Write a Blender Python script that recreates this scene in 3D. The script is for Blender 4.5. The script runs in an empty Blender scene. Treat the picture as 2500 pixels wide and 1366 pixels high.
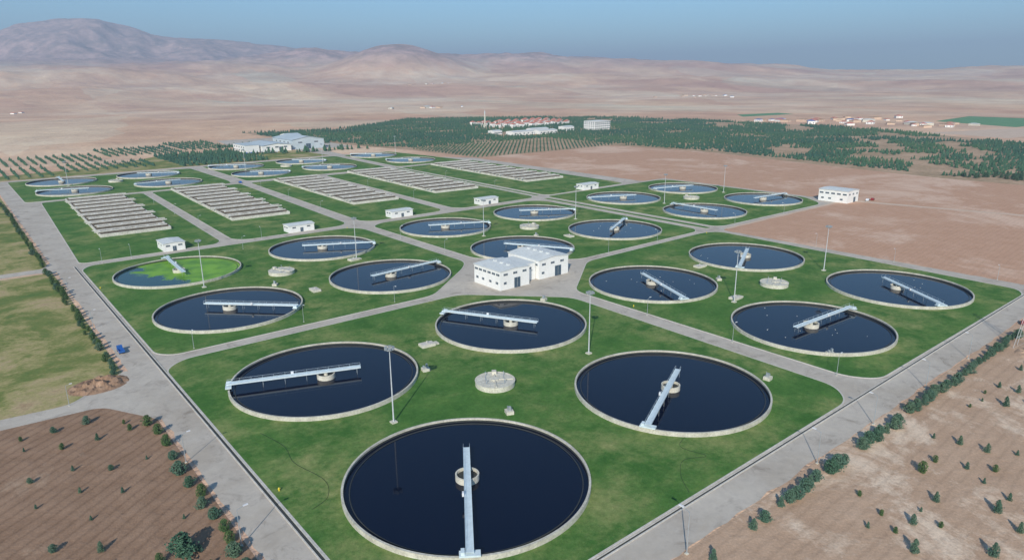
import bpy, math, random
import numpy as np
from mathutils import Vector, Matrix, noise
random.seed(7); rng=np.random.default_rng(7)
PHI=math.radians(39.5061); CP,SP=math.cos(PHI),math.sin(PHI)
S=bpy.context.scene; COL=bpy.context.collection

# ------------------------------------------------------------------ materials
def new_mat(name):
    m=bpy.data.materials.new(name); m.use_nodes=True; nt=m.node_tree; nt.nodes.clear()
    o=nt.nodes.new('ShaderNodeOutputMaterial'); b=nt.nodes.new('ShaderNodeBsdfPrincipled')
    nt.links.new(b.outputs[0],o.inputs[0]); return m,nt,b
def c4(c): return (c[0],c[1],c[2],1)
def noise_n(nt,vec,scale,detail=4,rough=.6,dist=0.0):
    n=nt.nodes.new('ShaderNodeTexNoise'); n.inputs['Scale'].default_value=scale; n.inputs['Detail'].default_value=detail
    n.inputs['Roughness'].default_value=rough; n.inputs['Distortion'].default_value=dist
    nt.links.new(vec,n.inputs['Vector']); return n.outputs['Fac']
def ramp(nt,fac,stops):
    r=nt.nodes.new('ShaderNodeValToRGB'); nt.links.new(fac,r.inputs[0]); e=r.color_ramp.elements
    while len(e)<len(stops): e.new(.5)
    for i,(p,c) in enumerate(stops):
        e[i].position=p; e[i].color=c4(c) if len(c)==3 else c
    return r.outputs[0]
def mixc(nt,fac,a,b,mode='MIX'):
    n=nt.nodes.new('ShaderNodeMix'); n.data_type='RGBA'; n.blend_type=mode
    for s,v in ((0,fac),(6,a),(7,b)):
        if hasattr(v,'is_output'): nt.links.new(v,n.inputs[s])
        elif s==0: n.inputs[0].default_value=v
        else: n.inputs[s].default_value=c4(v)
    return n.outputs[2]
def pos(nt):
    return nt.nodes.new('ShaderNodeNewGeometry').outputs['Position']
def mapping(nt,vec,scale=(1,1,1),rot=0,loc=(0,0,0)):
    n=nt.nodes.new('ShaderNodeMapping'); n.inputs['Scale'].default_value=scale; n.inputs['Rotation'].default_value=(0,0,rot); n.inputs['Location'].default_value=loc
    nt.links.new(vec,n.inputs['Vector']); return n.outputs[0]
def bump(nt,b,fac,strength,dist):
    n=nt.nodes.new('ShaderNodeBump'); n.inputs['Strength'].default_value=strength; n.inputs['Distance'].default_value=dist
    nt.links.new(fac,n.inputs['Height']); nt.links.new(n.outputs[0],b.inputs['Normal'])
def mul(c,k): return tuple(min(1,x*k) for x in c)

def mat_two(name,a,b_,scale,rough=.9,bmp=0,scale2=None,spec=.2,metal=0,k2=.2):
    m,nt,b=new_mat(name); p=pos(nt)
    f=noise_n(nt,p,scale,5,.65)
    col=ramp(nt,f,[(.32,a),(.68,b_)])
    if scale2:
        f2=noise_n(nt,p,scale2,3,.6); g=ramp(nt,f2,[(.3,(1-k2,)*3),(.7,(1+k2*.7,)*3)]); col=mixc(nt,1,col,g,'MULTIPLY')
    nt.links.new(col,b.inputs['Base Color']); b.inputs['Roughness'].default_value=rough
    b.inputs['Specular IOR Level'].default_value=spec; b.inputs['Metallic'].default_value=metal
    if bmp: bump(nt,b,f,bmp,.1)
    return m
def mat_road():
    m,nt,b=new_mat('concrete_road'); p=pos(nt)
    big=noise_n(nt,p,.045,6,.7,.3); mid=noise_n(nt,p,.5,5,.7); st=noise_n(nt,p,.16,7,.75,.6)
    c=ramp(nt,big,[(.3,(.45,.39,.325)),(.5,(.53,.475,.41)),(.7,(.60,.54,.465))])
    g=ramp(nt,mid,[(.3,(.92,.92,.92)),(.7,(1.06,1.06,1.06))]); c=mixc(nt,1,c,g,'MULTIPLY')
    g=ramp(nt,st,[(.34,(.72,.70,.68)),(.46,(1,1,1)),(.7,(1.04,1.03,1.0))]); c=mixc(nt,1,c,g,'MULTIPLY')
    nt.links.new(c,b.inputs['Base Color']); b.inputs['Roughness'].default_value=.95; b.inputs['Specular IOR Level'].default_value=.1
    return m
def mat_lawn():
    m,nt,b=new_mat('lawn_grass'); p=pos(nt)
    big=noise_n(nt,p,.028,6,.7,.2); mid=noise_n(nt,p,.085,8,.72,0); fine=noise_n(nt,p,.8,4,.7); vf=noise_n(nt,p,5,2,.6)
    c=ramp(nt,mid,[(.30,(.046,.135,.026)),(.5,(.078,.185,.040)),(.70,(.135,.235,.058))])
    dry=mixc(nt,fine,(.20,.25,.075),(.40,.37,.17))
    f=ramp(nt,big,[(.42,(0,0,0)),(.64,(1,1,1))]); f2=ramp(nt,mid,[(.40,(0,0,0)),(.62,(1,1,1))])
    ff=mixc(nt,1,f,f2,'MULTIPLY'); c=mixc(nt,ff,c,dry)
    g=ramp(nt,fine,[(.3,(.84,.84,.84)),(.7,(1.14,1.14,1.12))]); c=mixc(nt,1,c,g,'MULTIPLY')
    g=ramp(nt,vf,[(.3,(.85,.85,.85)),(.7,(1.15,1.15,1.15))]); c=mixc(nt,1,c,g,'MULTIPLY')
    nt.links.new(c,b.inputs['Base Color']); b.inputs['Roughness'].default_value=.95; b.inputs['Specular IOR Level'].default_value=.1
    bump(nt,b,vf,.4,.1); return m
def mat_dry():
    m,nt,b=new_mat('dry_grass'); p=pos(nt)
    big=noise_n(nt,p,.04,7,.75,.3); fine=noise_n(nt,p,1.1,4,.7)
    c=ramp(nt,big,[(.36,(.11,.19,.05)),(.46,(.20,.23,.07)),(.54,(.37,.33,.14)),(.62,(.48,.37,.21)),(.72,(.34,.22,.13))])
    g=ramp(nt,fine,[(.3,(.8,.8,.8)),(.7,(1.15,1.15,1.15))]); c=mixc(nt,1,c,g,'MULTIPLY')
    nt.links.new(c,b.inputs['Base Color']); b.inputs['Roughness'].default_value=.95; b.inputs['Specular IOR Level'].default_value=.1
    bump(nt,b,fine,.5,.2); return m
def mat_soil(name,a,b_,pale,track_rot,palec=.62,wk=.12,ps=.03,row=0):
    m,nt,b=new_mat(name); p=pos(nt)
    big=noise_n(nt,p,ps,8,.75,.4); mid=noise_n(nt,p,.14,8,.75,.2); fine=noise_n(nt,p,2.2,4,.7)
    c=ramp(nt,mid,[(.3,a),(.7,b_)])
    f=ramp(nt,big,[(palec,(0,0,0)),(palec+.10,(1,1,1))]); c=mixc(nt,f,c,pale)
    w=nt.nodes.new('ShaderNodeTexWave'); w.inputs['Scale'].default_value=.13; w.inputs['Distortion'].default_value=9; w.inputs['Detail'].default_value=5; w.inputs['Detail Scale'].default_value=.12; w.inputs['Detail Roughness'].default_value=.6
    nt.links.new(mapping(nt,p,(1,1,1),track_rot),w.inputs['Vector'])
    g=ramp(nt,w.outputs['Fac'],[(.0,(1-wk,)*3),(.25,(1,1,1)),(1,(1+wk*.3,)*3)]); c=mixc(nt,1,c,g,'MULTIPLY')
    g=ramp(nt,fine,[(.3,(.84,.84,.84)),(.7,(1.12,1.12,1.12))]); c=mixc(nt,1,c,g,'MULTIPLY')
    nt.links.new(c,b.inputs['Base Color']); b.inputs['Roughness'].default_value=1; b.inputs['Specular IOR Level'].default_value=.05
    bump(nt,b,mid,.7,.6); return m
def mat_ground():
    m,nt,b=new_mat('steppe_ground'); p=pos(nt)
    def vor(sc,rot,stretch):
        v=nt.nodes.new('ShaderNodeTexVoronoi'); v.inputs['Scale'].default_value=sc
        pn=nt.nodes.new('ShaderNodeTexNoise'); pn.inputs['Scale'].default_value=sc*1.5; nt.links.new(p,pn.inputs['Vector'])
        mx=nt.nodes.new('ShaderNodeVectorMath'); mx.operation='MULTIPLY_ADD'; nt.links.new(pn.outputs['Color'],mx.inputs[0]); mx.inputs[1].default_value=(.3/sc,.3/sc,0); nt.links.new(p,mx.inputs[2])
        nt.links.new(mapping(nt,mx.outputs[0],stretch,rot),v.inputs['Vector'])
        sp=nt.nodes.new('ShaderNodeSeparateColor'); nt.links.new(v.outputs['Color'],sp.inputs[0]); return sp.outputs[0]
    v1=vor(.0034,.5,(1,.4,0)); v2=vor(.0011,-.4,(1,.6,0))
    c1=ramp(nt,v1,[(0,(.60,.33,.21)),(.3,(.74,.47,.29)),(.5,(.84,.61,.38)),(.66,(.52,.28,.19)),(.84,(.90,.76,.53)),(1,(.58,.56,.40))])
    c2=ramp(nt,v2,[(0,(.62,.36,.24)),(.4,(.80,.54,.34)),(.7,(.68,.40,.28)),(1,(.88,.70,.49))])
    c=mixc(nt,.38,c1,c2)
    big=noise_n(nt,p,.0013,8,.68,.5); g=ramp(nt,big,[(.38,(.58,.34,.27)),(.50,(.78,.54,.39)),(.60,(.93,.80,.63))]); c=mixc(nt,.45,c,g)
    fine=noise_n(nt,p,.006,8,.72,.3); g=ramp(nt,fine,[(.36,(.82,.79,.80)),(.64,(1.10,1.10,1.09))]); c=mixc(nt,1,c,g,'MULTIPLY')
    ff=noise_n(nt,p,.3,5,.7); g=ramp(nt,ff,[(.3,(.92,.92,.92)),(.7,(1.06,1.06,1.06))]); c=mixc(nt,1,c,g,'MULTIPLY')
    sx=nt.nodes.new('ShaderNodeSeparateXYZ'); nt.links.new(p,sx.inputs[0])
    mr=nt.nodes.new('ShaderNodeMapRange'); mr.inputs['From Min'].default_value=140; mr.inputs['From Max'].default_value=270; nt.links.new(sx.outputs[2],mr.inputs[0])
    sc=noise_n(nt,p,.009,9,.8); dk=ramp(nt,sc,[(.40,(.64,.44,.40)),(.50,(.44,.31,.29)),(.60,(.28,.22,.21))]); c=mixc(nt,mr.outputs[0],c,dk)
    nt.links.new(c,b.inputs['Base Color']); b.inputs['Roughness'].default_value=1; b.inputs['Specular IOR Level'].default_value=.02
    bump(nt,b,fine,.6,16); return m
def mat_foliage(name,a,b_):
    m,nt,b=new_mat(name); p=pos(nt); oi=nt.nodes.new('ShaderNodeObjectInfo')
    f=noise_n(nt,p,1.3,4,.7); c=ramp(nt,f,[(.3,a),(.7,b_)])
    g=ramp(nt,oi.outputs['Random'],[(0,(.75,.85,.75)),(.5,(1,1,1)),(1,(1.25,1.1,1.0))]); c=mixc(nt,1,c,g,'MULTIPLY')
    nt.links.new(c,b.inputs['Base Color']); b.inputs['Roughness'].default_value=.8; b.inputs['Specular IOR Level'].default_value=.15; return m
def mat_forest():
    m,nt,b=new_mat('forest_foliage'); p=pos(nt)
    f=noise_n(nt,p,.12,4,.75); f2=noise_n(nt,p,.008,4,.6)
    c=ramp(nt,f,[(.3,(.028,.078,.054)),(.6,(.058,.125,.086)),(.78,(.13,.15,.085))]); g=ramp(nt,f2,[(.35,(.8,.9,.95)),(.65,(1.3,1.2,.92))]); c=mixc(nt,1,c,g,'MULTIPLY')
    nt.links.new(c,b.inputs['Base Color']); b.inputs['Roughness'].default_value=.9; b.inputs['Specular IOR Level'].default_value=.1; return m
def mat_water(name,green=False):
    m,nt,b=new_mat(name); p=pos(nt)
    b.inputs['Base Color'].default_value=(.001,.004,.018,1); b.inputs['Roughness'].default_value=.045; b.inputs['IOR'].default_value=1.33
    n=noise_n(nt,p,.9,3,.5); bump(nt,b,n,.03,.05)
    if green:
        tc=nt.nodes.new('ShaderNodeTexCoord'); ob=tc.outputs['Object']
        sx=nt.nodes.new('ShaderNodeSeparateXYZ'); nt.links.new(ob,sx.inputs[0])
        nn=noise_n(nt,ob,.09,4,.6,.5)
        a=nt.nodes.new('ShaderNodeMath'); a.operation='MULTIPLY_ADD'; nt.links.new(sx.outputs[0],a.inputs[0]); a.inputs[1].default_value=.024
        a2=nt.nodes.new('ShaderNodeMath'); a2.operation='MULTIPLY_ADD'; nt.links.new(sx.outputs[1],a2.inputs[0]); a2.inputs[1].default_value=.006; nt.links.new(a.outputs[0],a2.inputs[2])
        nt.links.new(nn,a.inputs[2])
        f=ramp(nt,a2.outputs[0],[(.24,(0,0,0)),(.33,(1,1,1))])
        g=ramp(nt,noise_n(nt,ob,.12,3,.5),[(.35,(.10,.26,.015)),(.6,(.22,.44,.03))])
        c=mixc(nt,f,(.008,.05,.045),g); nt.links.new(c,b.inputs['Base Color'])
        r=mixc(nt,f,(.05,.05,.05),(.5,.5,.5)); nt.links.new(r,b.inputs['Roughness'])
    return m
def plain(name,c,rough=.6,metal=0,spec=.4): 
    return mat_two(name,mul(c,.88),mul(c,1.08),.9,rough,0,None,spec,metal)

M=dict(
 lawn=mat_lawn(), dry=mat_dry(),
 soilL=mat_soil('brown_soil',(.27,.165,.105),(.40,.26,.175),(.48,.34,.24),.9,.56,.16),
 soilR=mat_soil('pale_soil',(.48,.32,.215),(.60,.42,.295),(.78,.61,.46),1.57,.51,.08,.045),
 field=mat_soil('bare_field',(.53,.31,.20),(.63,.39,.27),(.72,.50,.37),1.5,.50,.05,.012),
 woodsoil=mat_two('forest_floor',(.34,.25,.15),(.60,.41,.28),.03,1,0,.3,.05),
 ground=mat_ground(), road=mat_road(),
 path=mat_two('dusty_path',(.62,.46,.34),(.70,.54,.42),.09,.95,0,1.2,.1,0,.1),
 kerb=mat_two('kerb_concrete',(.55,.52,.46),(.68,.64,.58),.4,.9,0,3),
 conc=mat_two('tank_concrete',(.46,.435,.36),(.68,.65,.56),.5,.9,.2,2.5),
 pier=mat_two('pale_concrete',(.56,.53,.44),(.74,.71,.61),.7,.9,0,3),
 bconc=mat_two('basin_concrete',(.55,.52,.46),(.76,.73,.66),.25,.9,.2,1.6),
 bdark=mat_two('basin_stained_wall',(.11,.092,.07),(.22,.19,.145),.3,.9,0,1.6),
 dark=plain('dark_slime_concrete',(.05,.055,.05),.7),
 water=mat_water('dark_water'), algae=mat_water('algae_water',True),
 bwater=mat_two('basin_water',(.035,.03,.022),(.06,.05,.035),.2,.12,0,None,.5),
 steel=plain('painted_steel',(.66,.76,.80),.45), galv=plain('galvanised_steel',(.42,.46,.48),.4,.3),
 white=mat_two('white_render',(.80,.80,.77),(.88,.88,.85),.25,.85,0,1.8,.2,0,.06), roofg=mat_two('grey_roof_sheet',(.64,.67,.66),(.75,.77,.75),.4,.6,0,2,.2,0,.12),
 roofb=mat_two('blue_grey_roof',(.46,.54,.58),(.58,.64,.67),.1,.6), red=mat_two('red_tile',(.48,.17,.13),(.62,.27,.20),.3,.85),
 glass=plain('window_glass',(.10,.13,.16),.15), frame=plain('window_frame',(.6,.62,.62),.5), door=plain('blue_grey_door',(.06,.10,.14),.5),
 trunk=plain('bark',(.10,.07,.045),.95), pine=mat_foliage('blue_green_needles',(.065,.135,.095),(.13,.225,.16)), cyp=mat_foliage('green_needles',(.055,.115,.045),(.12,.20,.075)),
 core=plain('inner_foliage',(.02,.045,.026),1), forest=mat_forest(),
 blue=plain('blue_paint',(.03,.13,.42),.35), redp=plain('red_paint',(.32,.03,.03),.35), whitep=plain('white_paint',(.75,.76,.78),.35), tyre=plain('rubber',(.02,.02,.02),.9),
 yellow=plain('yellow_paint',(.75,.6,.05),.5), mastp=plain('mast_grey_paint',(.58,.61,.63),.5),
 bird=plain('white_feathers',(.7,.7,.68),.8), hose=plain('black_hose',(.02,.03,.02),.6), greenf=mat_two('green_crop',(.10,.25,.12),(.16,.32,.15),.05,1))

# ------------------------------------------------------------------ mesh builder
class MB:
    def __init__(s): s.v=[]; s.f=[]; s.m=[]
    def add(s,vs,fs,mi=0):
        n=len(s.v); s.v+= [tuple(p) for p in vs]; s.f+=[tuple(n+i for i in f) for f in fs]; s.m+=[mi]*len(fs); return s
    def box(s,x0,x1,y0,y1,z0,z1,mi=0):
        return s.add([(x0,y0,z0),(x1,y0,z0),(x1,y1,z0),(x0,y1,z0),(x0,y0,z1),(x1,y0,z1),(x1,y1,z1),(x0,y1,z1)],[(0,3,2,1),(4,5,6,7),(0,1,5,4),(1,2,6,5),(2,3,7,6),(3,0,4,7)],mi)
    def cyl(s,x,y,r0,r1,z0,z1,n=16,mi=0,cap=True):
        a=[2*math.pi*i/n for i in range(n)]
        vs=[(x+r0*math.cos(t),y+r0*math.sin(t),z0) for t in a]+[(x+r1*math.cos(t),y+r1*math.sin(t),z1) for t in a]
        fs=[(i,(i+1)%n,n+(i+1)%n,n+i) for i in range(n)]
        if cap: fs.append(tuple(range(n,2*n)))
        return s.add(vs,fs,mi)
    def ring(s,ro,ri,z0,z1,n=96,mi=0,zi=None,x=0,y=0):
        a=[2*math.pi*i/n for i in range(n)]; zi=z0 if zi is None else zi
        L=[(ro,z0),(ro,z1),(ri,z1),(ri,zi)]
        vs=[(x+r*math.cos(t),y+r*math.sin(t),z) for r,z in L for t in a]
        fs=[(k*n+i,k*n+(i+1)%n,(k+1)*n+(i+1)%n,(k+1)*n+i) for k in range(3) for i in range(n)]
        return s.add(vs,fs,mi)
    def bar(s,p,q,w,mi=0):
        p=Vector(p);q=Vector(q);d=(q-p).normalized(); u=d.cross(Vector((0,0,1)))
        if u.length<.01: u=Vector((1,0,0))
        u.normalize(); k=d.cross(u); u*=w/2;k*=w/2
        return s.add([p+u+k,p-u+k,p-u-k,p+u-k,q+u+k,q-u+k,q-u-k,q+u-k],[(0,1,2,3),(7,6,5,4),(0,4,5,1),(1,5,6,2),(2,6,7,3),(3,7,4,0)],mi)
    def mesh(s,name,mats,smooth=False):
        me=bpy.data.meshes.new(name); me.from_pydata(s.v,[],s.f)
        for m in mats: me.materials.append(m)
        me.polygons.foreach_set('material_index',s.m)
        if smooth: me.polygons.foreach_set('use_smooth',[True]*len(s.f))
        me.update(); return me
def obj(name,data,parent=None,loc=(0,0,0),rz=0,sc=1):
    o=bpy.data.objects.new(name,data); COL.objects.link(o); o.location=loc; o.rotation_euler=(0,0,rz); o.scale=(sc,sc,sc) if not isinstance(sc,tuple) else sc
    if parent: o.parent=parent
    return o
def thing(o,label,cat,group=None):
    o['label']=label; o['category']=cat
    if group: o['group']=group
    return o
def struct(o,kind='structure',label=None,cat=None):
    o['kind']=kind; o['label']=label or o.name; o['category']=cat or o.name.split('.')[0].replace('_',' '); return o
def empty(name,loc,rz=0,sc=1): 
    o=obj(name,None,None,loc,rz,sc); o.empty_display_size=.5; return o

# ------------------------------------------------------------------ terrain
def tab(x,T):
    return np.interp(x,[t[0] for t in T],[t[1] for t in T])
R1=[(-60,.03),(-48,.036),(-42,.042),(-38,.047),(-35.3,.0537),(-34,.0630),(-31.9,.0706),(-29.5,.0720),(-27.5,.0635),(-26.2,.0552),(-23,.0513),(-20.2,.0478),(-17.3,.0431),(-14.3,.0369),(-11.2,.030),(-8,.022),(-4,.012),(0,.004),(6,.0),(60,.0)]
R2=[(-60,.022),(-20,.026),(-14,.0264),(-8,.029),(-4.9,.0331),(-1.6,.0323),(1.6,.0308),(8.1,.0253),(14.3,.0199),(20.2,.0114),(24.4,.0055),(29.5,.0057),(33.1,.0094),(35.3,.0102),(39.5,.012),(60,.012)]
def sstep(a,b,x): t=np.clip((x-a)/(b-a),0,1); return t*t*(3-2*t)
def height(X,Y):
    """terrain height at east/north X,Y (arrays)"""
    X=np.atleast_1d(np.asarray(X,float)); Y=np.atleast_1d(np.asarray(Y,float))
    r=np.hypot(X,Y); az=np.degrees(np.arctan2(X,Y)); far=(r>1500)
    n1=np.zeros_like(r); n2=np.zeros_like(r); n3=np.zeros_like(r); n4=np.zeros_like(r)
    for i in np.nonzero(far)[0]:
        p=Vector((X[i],Y[i],0))
        n1[i]=noise.fractal(p*(1/1900),1.0,2.0,4); n2[i]=noise.fractal(p*(1/620)+Vector((9,3,0)),.9,2.0,7); n3[i]=noise.ridged_multi_fractal(p*(1/1400)+Vector((4,7,1)),.85,2.1,8,1.0,2.0)
        n4[i]=noise.ridged_multi_fractal(p*(1/800)+Vector((1,2,5)),.85,2.1,7,1.0,2.0)
    D1,D2=9500.,7800.
    H1=(76.7+D1*tab(az,R1)); H2=(76.7+D2*tab(az,R2))
    a1=np.where(tab(az,R1)>.001,1,0)*H1*np.exp(-((r-D1)/2500.)**2)
    a1=a1*(1-.26*np.clip(1.7-n3,0,1.7)*sstep(9700,7600,r))*(1+.035*(n3-1.3))
    a2=H2*sstep(2600,D2,r)**1.25*(1-.35*sstep(9000,14000,r))*(1-.10*np.clip(1.6-n4,-.5,1.6)*sstep(8200,6500,r))*(1+.02*n2)
    ac,Dc=math.radians(-8.8),5200.
    dx=X-Dc*math.sin(ac); dy=Y-Dc*math.cos(ac); dd=np.hypot(dx,dy*.7)*(1+.14*n2)
    cone=318*np.exp(-(dd/600.)**2)*(1+.05*(n4-1))+1e-3
    hump=0
    for (azh,D,hh,wx,wy) in [(-26,3300,36,700,300),(-14,3600,30,520,260),(-33,4300,70,900,500),(-20,5200,80,1100,500),(6,4300,34,900,300),(16,4000,26,800,260),(27,4400,20,900,300),(12,5600,55,1200,400),(-2,3400,18,500,240),(-4,5900,75,900,400),(23,6300,30,1500,400),(-38,3000,34,600,300),(-14,6000,110,800,450)]:
        t=math.radians(azh); ex=(X*math.cos(t)-Y*math.sin(t)); ey=(X*math.sin(t)+Y*math.cos(t))-D
        hump=hump+hh*np.exp(-(ex/wx)**2-(ey/wy)**2)*(1+.25*n2)
    roll=sstep(1800,4200,r)*(18+14*n1+12*n2+5*(n4-1))*(1-.65*sstep(6500,8000,r))
    base=np.maximum(a1,a2)*sstep(1500,3500,r)+hump*(1-.6*np.exp(-(dd/900.)**2))+roll
    base=np.maximum(base,0)
    h=(base**4+cone**4)**.25
    return np.where(far,h*sstep(1500,2600,r),0)
def to_uv(X,Y): return X*CP+Y*SP, -X*SP+Y*CP
def to_xy(u,v): return u*CP-v*SP, u*SP+v*CP
def zat(u,v):
    X,Y=to_xy(u,v); return float(height([X],[Y])[0])
def build_ground():
    az=np.concatenate([np.arange(-180,-56,6.),np.arange(-56,56,.17),np.arange(56,180,6.)])
    rr=np.concatenate([[40,150,400,800,1200,1450],np.geomspace(1500,14000,230),[17000,24000,40000]])
    A,Rr=np.meshgrid(np.radians(az),rr); X=Rr*np.sin(A); Y=Rr*np.cos(A)
    Z=height(X.ravel(),Y.ravel()); U,V=to_uv(X.ravel(),Y.ravel())
    Z=np.where(Rr.ravel()>16000,Z*.3,Z)
    vs=np.stack([U,V,Z],1); vs=np.vstack([vs,[[0,0,0]]]); na,nr=len(az),len(rr)
    i=np.arange(nr-1)[:,None]*na; j=np.arange(na)[None,:]; j2=(j+1)%na
    q=np.stack([i+j,i+j+na,i+j2+na,i+j2],-1).reshape(-1,4)
    c=len(vs)-1; faces=[tuple(x) for x in q[:, ::-1].tolist()]+[(k,(k+1)%na,c) for k in range(na)]
    me=bpy.data.meshes.new('ground'); me.from_pydata(vs.tolist(),[],faces); me.materials.append(M['ground'])
    me.polygons.foreach_set('use_smooth',[True]*len(faces)); me.update()
    import bmesh
    bm=bmesh.new(); bm.from_mesh(me); bmesh.ops.recalc_face_normals(bm,faces=bm.faces); 
    bm.faces.ensure_lookup_table()
    if bm.faces[0].normal.z<0: bmesh.ops.reverse_faces(bm,faces=bm.faces)
    bm.to_mesh(me); bm.free()
    struct(obj('ground',me),label='dry tan steppe rolling up to hazy mountains')
build_ground()

# ------------------------------------------------------------------ flat sheets
def fillet(poly,r=6,n=5):
    out=[];N=len(poly)
    for i in range(N):
        p=Vector(poly[i]);a=Vector(poly[i-1]);b=Vector(poly[(i+1)%N]); da=(a-p);db=(b-p)
        rr=min(r,da.length*.45,db.length*.45); s=p+da.normalized()*rr; e=p+db.normalized()*rr
        for k in range(n+1):
            t=k/n; out.append(tuple((1-t)**2*s+2*t*(1-t)*p+t*t*e))
    return out
def area(p): return sum(p[i-1][0]*p[i][1]-p[i][0]*p[i-1][1] for i in range(len(p)))/2
def offset(poly,d):
    if area(poly)<0: poly=poly[::-1]
    out=[];N=len(poly)
    for i in range(N):
        a=Vector(poly[i-1]);p=Vector(poly[i]);b=Vector(poly[(i+1)%N])
        e1=(p-a);e2=(b-p)
        if e1.length<1e-6 or e2.length<1e-6: out.append(tuple(p)); continue
        n1=Vector((e1.y,-e1.x)).normalized(); n2=Vector((e2.y,-e2.x)).normalized(); m=(n1+n2)
        m=m/max(.3,(1+n1.dot(n2))); out.append((p.x+m.x*d,p.y+m.y*d))
    return out
def sheet(name,poly,z,mat,label=None,kind='structure'):
    if area(poly)<0: poly=poly[::-1]
    b=MB(); b.add([(x,y,z) for x,y in poly],[tuple(range(len(poly)))]); return struct(obj(name,b.mesh(name,[mat])),kind,label)
def rough(poly,amp=.5,step=4,seed=0):
    """irregular natural edge"""
    out=[];N=len(poly)
    for i in range(N):
        a=Vector(poly[i]);c=Vector(poly[(i+1)%N]); L=(c-a).length; k=max(1,int(L/step))
        d=(c-a).normalized() if L>0 else Vector((1,0)); nn=Vector((-d.y,d.x))
        for j in range(k):
            p=a+(c-a)*(j/k); w=0 if j==0 else amp*noise.noise(Vector((p.x*.23+seed,p.y*.23,seed)))*1.6
            out.append(tuple(p+nn*w))
    return out
def lot(poly,r=6,mat='lawn',label='green lawn plot between concrete roads'):
    p=fillet(poly,r)
    if area(p)<0: p=p[::-1]
    sheet('lawn',p,.13,M[mat],label)
    o=offset(p,.35); n=len(p); b=MB()
    b.add([(x,y,.0) for x,y in o]+[(x,y,.17) for x,y in o]+[(x,y,.17) for x,y in p]+[(x,y,.1) for x,y in p],
      [(k*n+i,k*n+(i+1)%n,(k+1)*n+(i+1)%n,(k+1)*n+i) for k in range(3) for i in range(n)])
    struct(obj('kerb',b.mesh('kerb',[M['kerb']])),label='pale concrete kerb around a lawn plot')
def sh(pts): return [(u+.04*max(0,v-350),v) for u,v in pts]
sheet('soil_field',[(-160,20),(29,20),(29,184),(-160,196)],.02,M['soilL'],'bare brown soil planted with young trees')
sheet('dry_grass_field',fillet([(-120,196),(14,190),(27,194),(28.5,200),(28.5,340),(-120,343)],4),.03,M['dry'],'patchy yellow green dry grass')
sheet('dry_grass_field',fillet([(-60,351),(28.5,350),(29,690),(-20,690)],3),.035,M['dry'],'patchy green grass beside the road')
sheet('soil_field',[(29,-60),(340,-60),(318,58),(29,58)],.02,M['soilR'],'pale bare soil with scattered young trees')
sheet('bare_field',[(313,-160),(560,-160),(610,0),(614,150),(611,204),(628,313),(653,446),(639,577),(434,579),(418,575),(410,352),(450,352),(450,206),(313,206)],.025,M['field'],'large ploughed reddish brown field')
sheet('forest_floor',[(434,579),(639,577),(653,446),(628,313),(611,204),(614,150),(604,30),(980,180),(1153,515),(1168,943),(1089,1120),(793,1302),(580,1134),(496,1101),(378,1128),(380,1000),(400,860),(411,774),(425,705)],.02,M['woodsoil'],'brown green ground under planted pines')
sheet('road',rough(fillet([(29.8,-20),(37.2,-20),(37.2,58.2),(300,58.2),(313,64),(313,205),(450,205),(450,352),(424,352),(430,580),(345,710),(30,700)],4),.5,3.5,1),.05,M['road'],'pale concrete service road network')
sheet('road',fillet([(22,198),(30,206),(30.2,166),(20,184),(0,185.5),(-120,189),(-120,196),(0,192),(14,190.5)],3),.055,M['road'],'pale concrete side road')
sheet('road',fillet([(30,338),(30,360),(26,350.5),(-70,352),(-70,346),(12,343.5),(24,343)],2),.055,M['road'],'pale concrete side road')
sheet('road',[(345,700),(330,700),(325,860),(300,790),(270,795),(300,1000),(410,1000),(400,790),(352,790)],.03,M['road'],'concrete apron by the workshop')
sheet('path',rough([(450,206),(456,206),(474,130),(500,40),(520,-100),(516,-100),(496,40),(470,130)],1.2,8,3),.05,M['path'],'dusty track across the bare field')
sheet('path',rough([(446,204),(318,204),(318,206.5),(446,206.5)],.6,5,4),.052,M['path'],'dusty track beside the lawn')
lot([(38.3,67),(162,67),(168.5,73),(170.3,172),(141,202),(44,203),(38.3,198)],5)
lot([(177,74),(182,67.5),(298,66.5),(304,70),(308.5,203),(300,207),(212,205),(177,177)],5)
lot([(39,213),(43,208.5),(133,207.5),(164,232),(171,240),(171,335),(165,342),(43,343),(39,337)],5)
lot([(178,242),(212,210),(299,211),(305,216),(305,335),(298,342),(186,342),(178,336)],5)
lot([(318,213),(323,210),(425,209),(433,214),(445,230),(446,340),(440,348),(318,348)],5)
lot(sh([(40,349.5),(98,349.5),(102,355),(102,555),(40,555)]),4)
lot(sh([(108,355),(114,349.5),(165,349.5),(171,355),(172,555),(108,555)]),4)
lot(sh([(180,355),(185,349.5),(230,349.5),(236,355),(237,555),(180,555)]),4)
lot(sh([(244,355),(249,349.5),(306,349.5),(311,355),(311,555),(244,555)]),4)
lot(sh([(321,355),(326,351),(404,354),(406,365),(406,565),(321,560)]),4)
lot([(310,212),(314,212),(314,342),(310,342)],1)
lot(sh([(314.5,354),(317.5,354),(317.5,560),(314.5,560)]),1)
lot([(40,562),(176,562),(179,580),(180,690),(40,692)],5,'lawn')
lot([(190,566),(318,566),(322,580),(330,698),(192,695)],5)
lot([(331,568),(410,572),(405,640),(398,702),(340,700)],5)
sheet('dry_grass_field',[(30,703),(330,712),(325,790),(200,850),(120,760),(30,740)],.03,M['dry'],'rough grass behind the tanks')
b=MB(); b.box(36.9,37.15,60,345,.05,.2); b.box(37.75,38.0,60,345,.05,.2); b.box(37.15,37.75,60,345,.05,.07,1)
struct(obj('drain_channel',b.mesh('drain_channel',[M['kerb'],M['dark']])),label='open concrete drain beside the perimeter road')
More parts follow.
